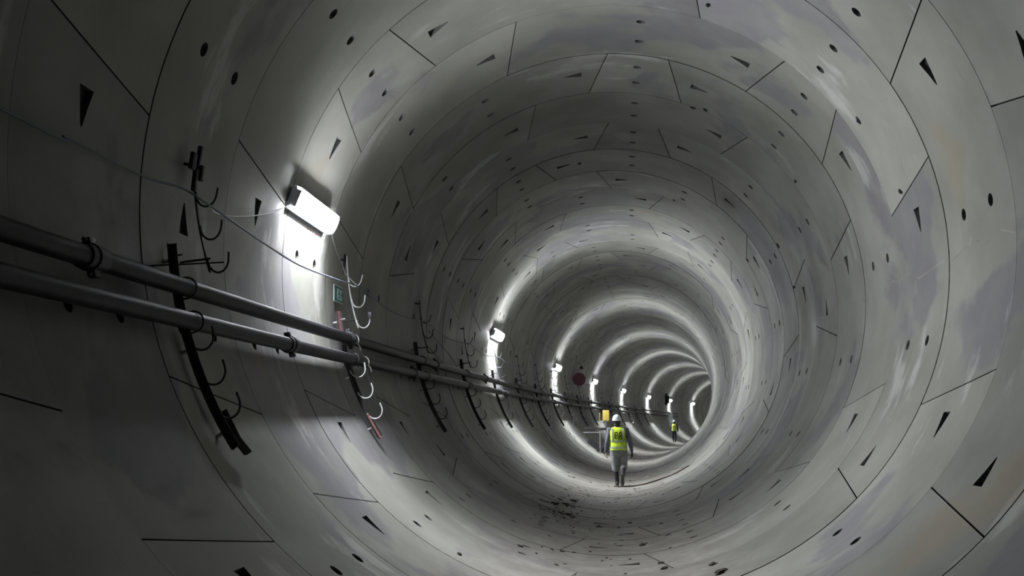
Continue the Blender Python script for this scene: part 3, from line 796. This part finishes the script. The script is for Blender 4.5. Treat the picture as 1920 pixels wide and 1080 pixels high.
    # ---- vest: a sleeveless shell with tape bands
    def torso(z0, z1, grow, n=36, m_=10, ys=1.):
        rws = []
        for i in range(m_+1):
            z = z0+(z1-z0)*i/m_; t = (z-pel.z)/(che.z-pel.z)
            rx = np.interp(t, [-.35, 0, .5, 1., 1.35, 1.6], [.212, .205, .196, .208, .205, .150])+grow
            ry = np.interp(t, [-.35, 0, .5, 1., 1.35, 1.6], [.150, .146, .136, .146, .128, .098])+grow
            c = lerp(pel, che, t); c.z = z
            rws.append([(c+Vector((rx*math.copysign(abs(math.cos(a))**.85, math.cos(a)), ry*math.copysign(abs(math.sin(a))**.85, math.sin(a)), 0))) for a in [2*math.pi*j/n for j in range(n)]])
        return rws
    z0 = pel.z-.05; z1 = che.z+.165
    rws = torso(z0, z1, .0, m_=14)
    # neck rows closing over the shoulders
    for s_, dz in ((.72, .018), (.45, .030)):
        top = rws[13 if s_ > .6 else 14]; c = lerp(pel, che, 1.5); cc = Vector((c.x, c.y, 0))
        rws.append([Vector((cc.x+(p.x-cc.x)*s_/.95, cc.y+(p.y-cc.y)*s_, z1+dz)) for p in rws[14]])
    bm = bmesh.new(); vv = [[bm.verts.new(p) for p in r_] for r_ in rws]; n = 36
    for i, (a, b) in enumerate(zip(vv, vv[1:])):
        for j in range(n):
            cj = abs(math.cos(2*math.pi*(j+.5)/n)); zc = (rws[i][j].z+rws[i+1][j].z)/2
            if cj > .90 and che.z-.06 < zc < che.z+.135: continue          # arm holes
            bm.faces.new((a[j], a[(j+1) % n], b[(j+1) % n], b[j]))
    bmesh.ops.delete(bm, geom=[v for v in bm.verts if not v.link_faces], context='VERTS')
    bmesh.ops.solidify(bm, geom=bm.faces[:], thickness=.006)
    ve = put('vest', bm, M[cl['vest']], root)
    for zb, hb in cl['bands']:
        r2 = torso(zb, zb+hb, .006, m_=2); bm = bmesh.new(); vv = [[bm.verts.new(p) for p in r_] for r_ in r2]
        for a, b in zip(vv, vv[1:]):
            for j in range(n): bm.faces.new((a[j], a[(j+1) % n], b[(j+1) % n], b[j]))
        bmesh.ops.solidify(bm, geom=bm.faces[:], thickness=.002); obj('reflective_band', bm, M['reflect'], ve)
    for x in cl['straps']:
        for sy in (-1, 1):
            r2 = torso(cl['strap_z'], z1+.0, .006, n=144, m_=10); bm = bmesh.new(); prev = None
            for r_ in r2:
                c = sum((Vector(p) for p in r_), Vector())/len(r_)
                q = sorted([p for p in r_ if (p.y-c.y)*sy > 0], key=lambda p: abs(p.x-c.x-x))[0]
                e = [bm.verts.new(Vector((c.x+x+sx*.024, q.y+sy*.003, q.z))) for sx in (-1, 1)]
                if prev: bm.faces.new((prev[0], prev[1], e[1], e[0]))
                prev = e
            bmesh.ops.solidify(bm, geom=bm.faces[:], thickness=.003); obj('reflective_strap', bm, M['reflect'], ve)
    if marks:
        yb = -.146-.010; bm = bmesh.new(); zc = che.z-.005; cx = che.x+.012
        def bar(x0, z0_, x1, z1_, w):
            a = Vector((cx+x0, che.y+yb, zc+z0_)); b = Vector((cx+x1, che.y+yb, zc+z1_)); d = b-a
            box(bm, (a+b)/2, (d.length, .004, w), 0, Matrix.Rotation(-math.atan2(d.z, d.x), 3, 'Y'))
        for q in ((-.075, -.09, -.075, .075, .03), (-.085, .07, -.015, .07, .026), (-.08, .0, -.02, .0, .024), (-.03, .07, -.022, .0, .022),
                  (.02, -.09, .03, .07, .026), (.03, .075, .07, .075, .024), (.072, .07, .082, -.09, .026), (.025, -.01, .078, -.01, .022), (-.045, -.085, -.02, -.04, .02)): bar(*q)
        obj('back_print', bm, M['print'], ve, smooth=False)
    for o in list(root.children): o.matrix_parent_inverse = Matrix(); o.matrix_world = mw
    for c in root.children:
        for o in c.children: o.matrix_world = mw
    return root
f1 = upright(13.5, .003, -.9985)
J1 = dict(pelvis=(0, .0, .90), chest=(-.01, .02, 1.20), neck=(-.02, .03, 1.40), head=(-.035, .05, 1.515),
          lsh=(-.205, .02, 1.315), lel=(-.265, -.03, 1.04), lwr=(-.300, .07, .80), lhd=(-.03, .25, -1), lpn=(1, .1, 0),
          rsh=(.185, .02, 1.315), rel=(.275, -.05, 1.06), rwr=(.315, .0, .83), rhd=(.10, .15, -1), rpn=(-1, .1, 0),
          lhp=(-.095, 0, .86), lkn=(-.075, .02, .47), lan=(-.035, .0, .095), lto=(-.055, .19, .03), lfd=(-.1, 1, -.03), lfu=(0, .03, 1),
          rhp=(.095, 0, .86), rkn=(.115, .04, .47), ran=(.095, -.30, .245), rto=(.085, -.235, .055), rfd=(-.03, .30, -.95), rfu=(0, .95, .30))
person(f1, J1, dict(jacket='jacket', trousers='trouser', baggy=1.09, hem=.36, vest='vest', bands=((.885, .05), (1.035, .045)), straps=(-.115, .125), strap_z=1.04, glove=True),
       'person in white helmet, yellow vest and grey trousers walking away along the tunnel floor', True)
f2 = upright(50.0, -.318, -.944)
J2 = dict(pelvis=(0, 0, .88), chest=(0, .01, 1.17), neck=(0, .02, 1.37), head=(-.01, .03, 1.48),
          lsh=(-.19, 0, 1.29), lel=(-.245, -.02, 1.03), lwr=(-.225, .06, .80), lhd=(.05, .2, -1), lpn=(1, 0, 0),
          rsh=(.19, 0, 1.29), rel=(.255, -.02, 1.03), rwr=(.27, .05, .80), rhd=(.0, .2, -1), rpn=(-1, 0, 0),
          lhp=(-.09, 0, .85), lkn=(-.105, .05, .46), lan=(-.085, .10, .09), lto=(-.09, .27, .03), lfd=(0, 1, 0), lfu=(0, 0, 1),
          rhp=(.09, 0, .85), rkn=(.10, .0, .46), ran=(.08, -.10, .10), rto=(.09, .07, .04), rfd=(0, 1, -.1), rfu=(0, .1, 1))
person(f2, J2, dict(jacket='navy', trousers='navy', baggy=.88, hem=.80, vest='vest2', bands=((.93, .04),), straps=(), strap_z=1.0),
       'distant person in white helmet, plain yellow vest and dark clothes walking by the bend', False)
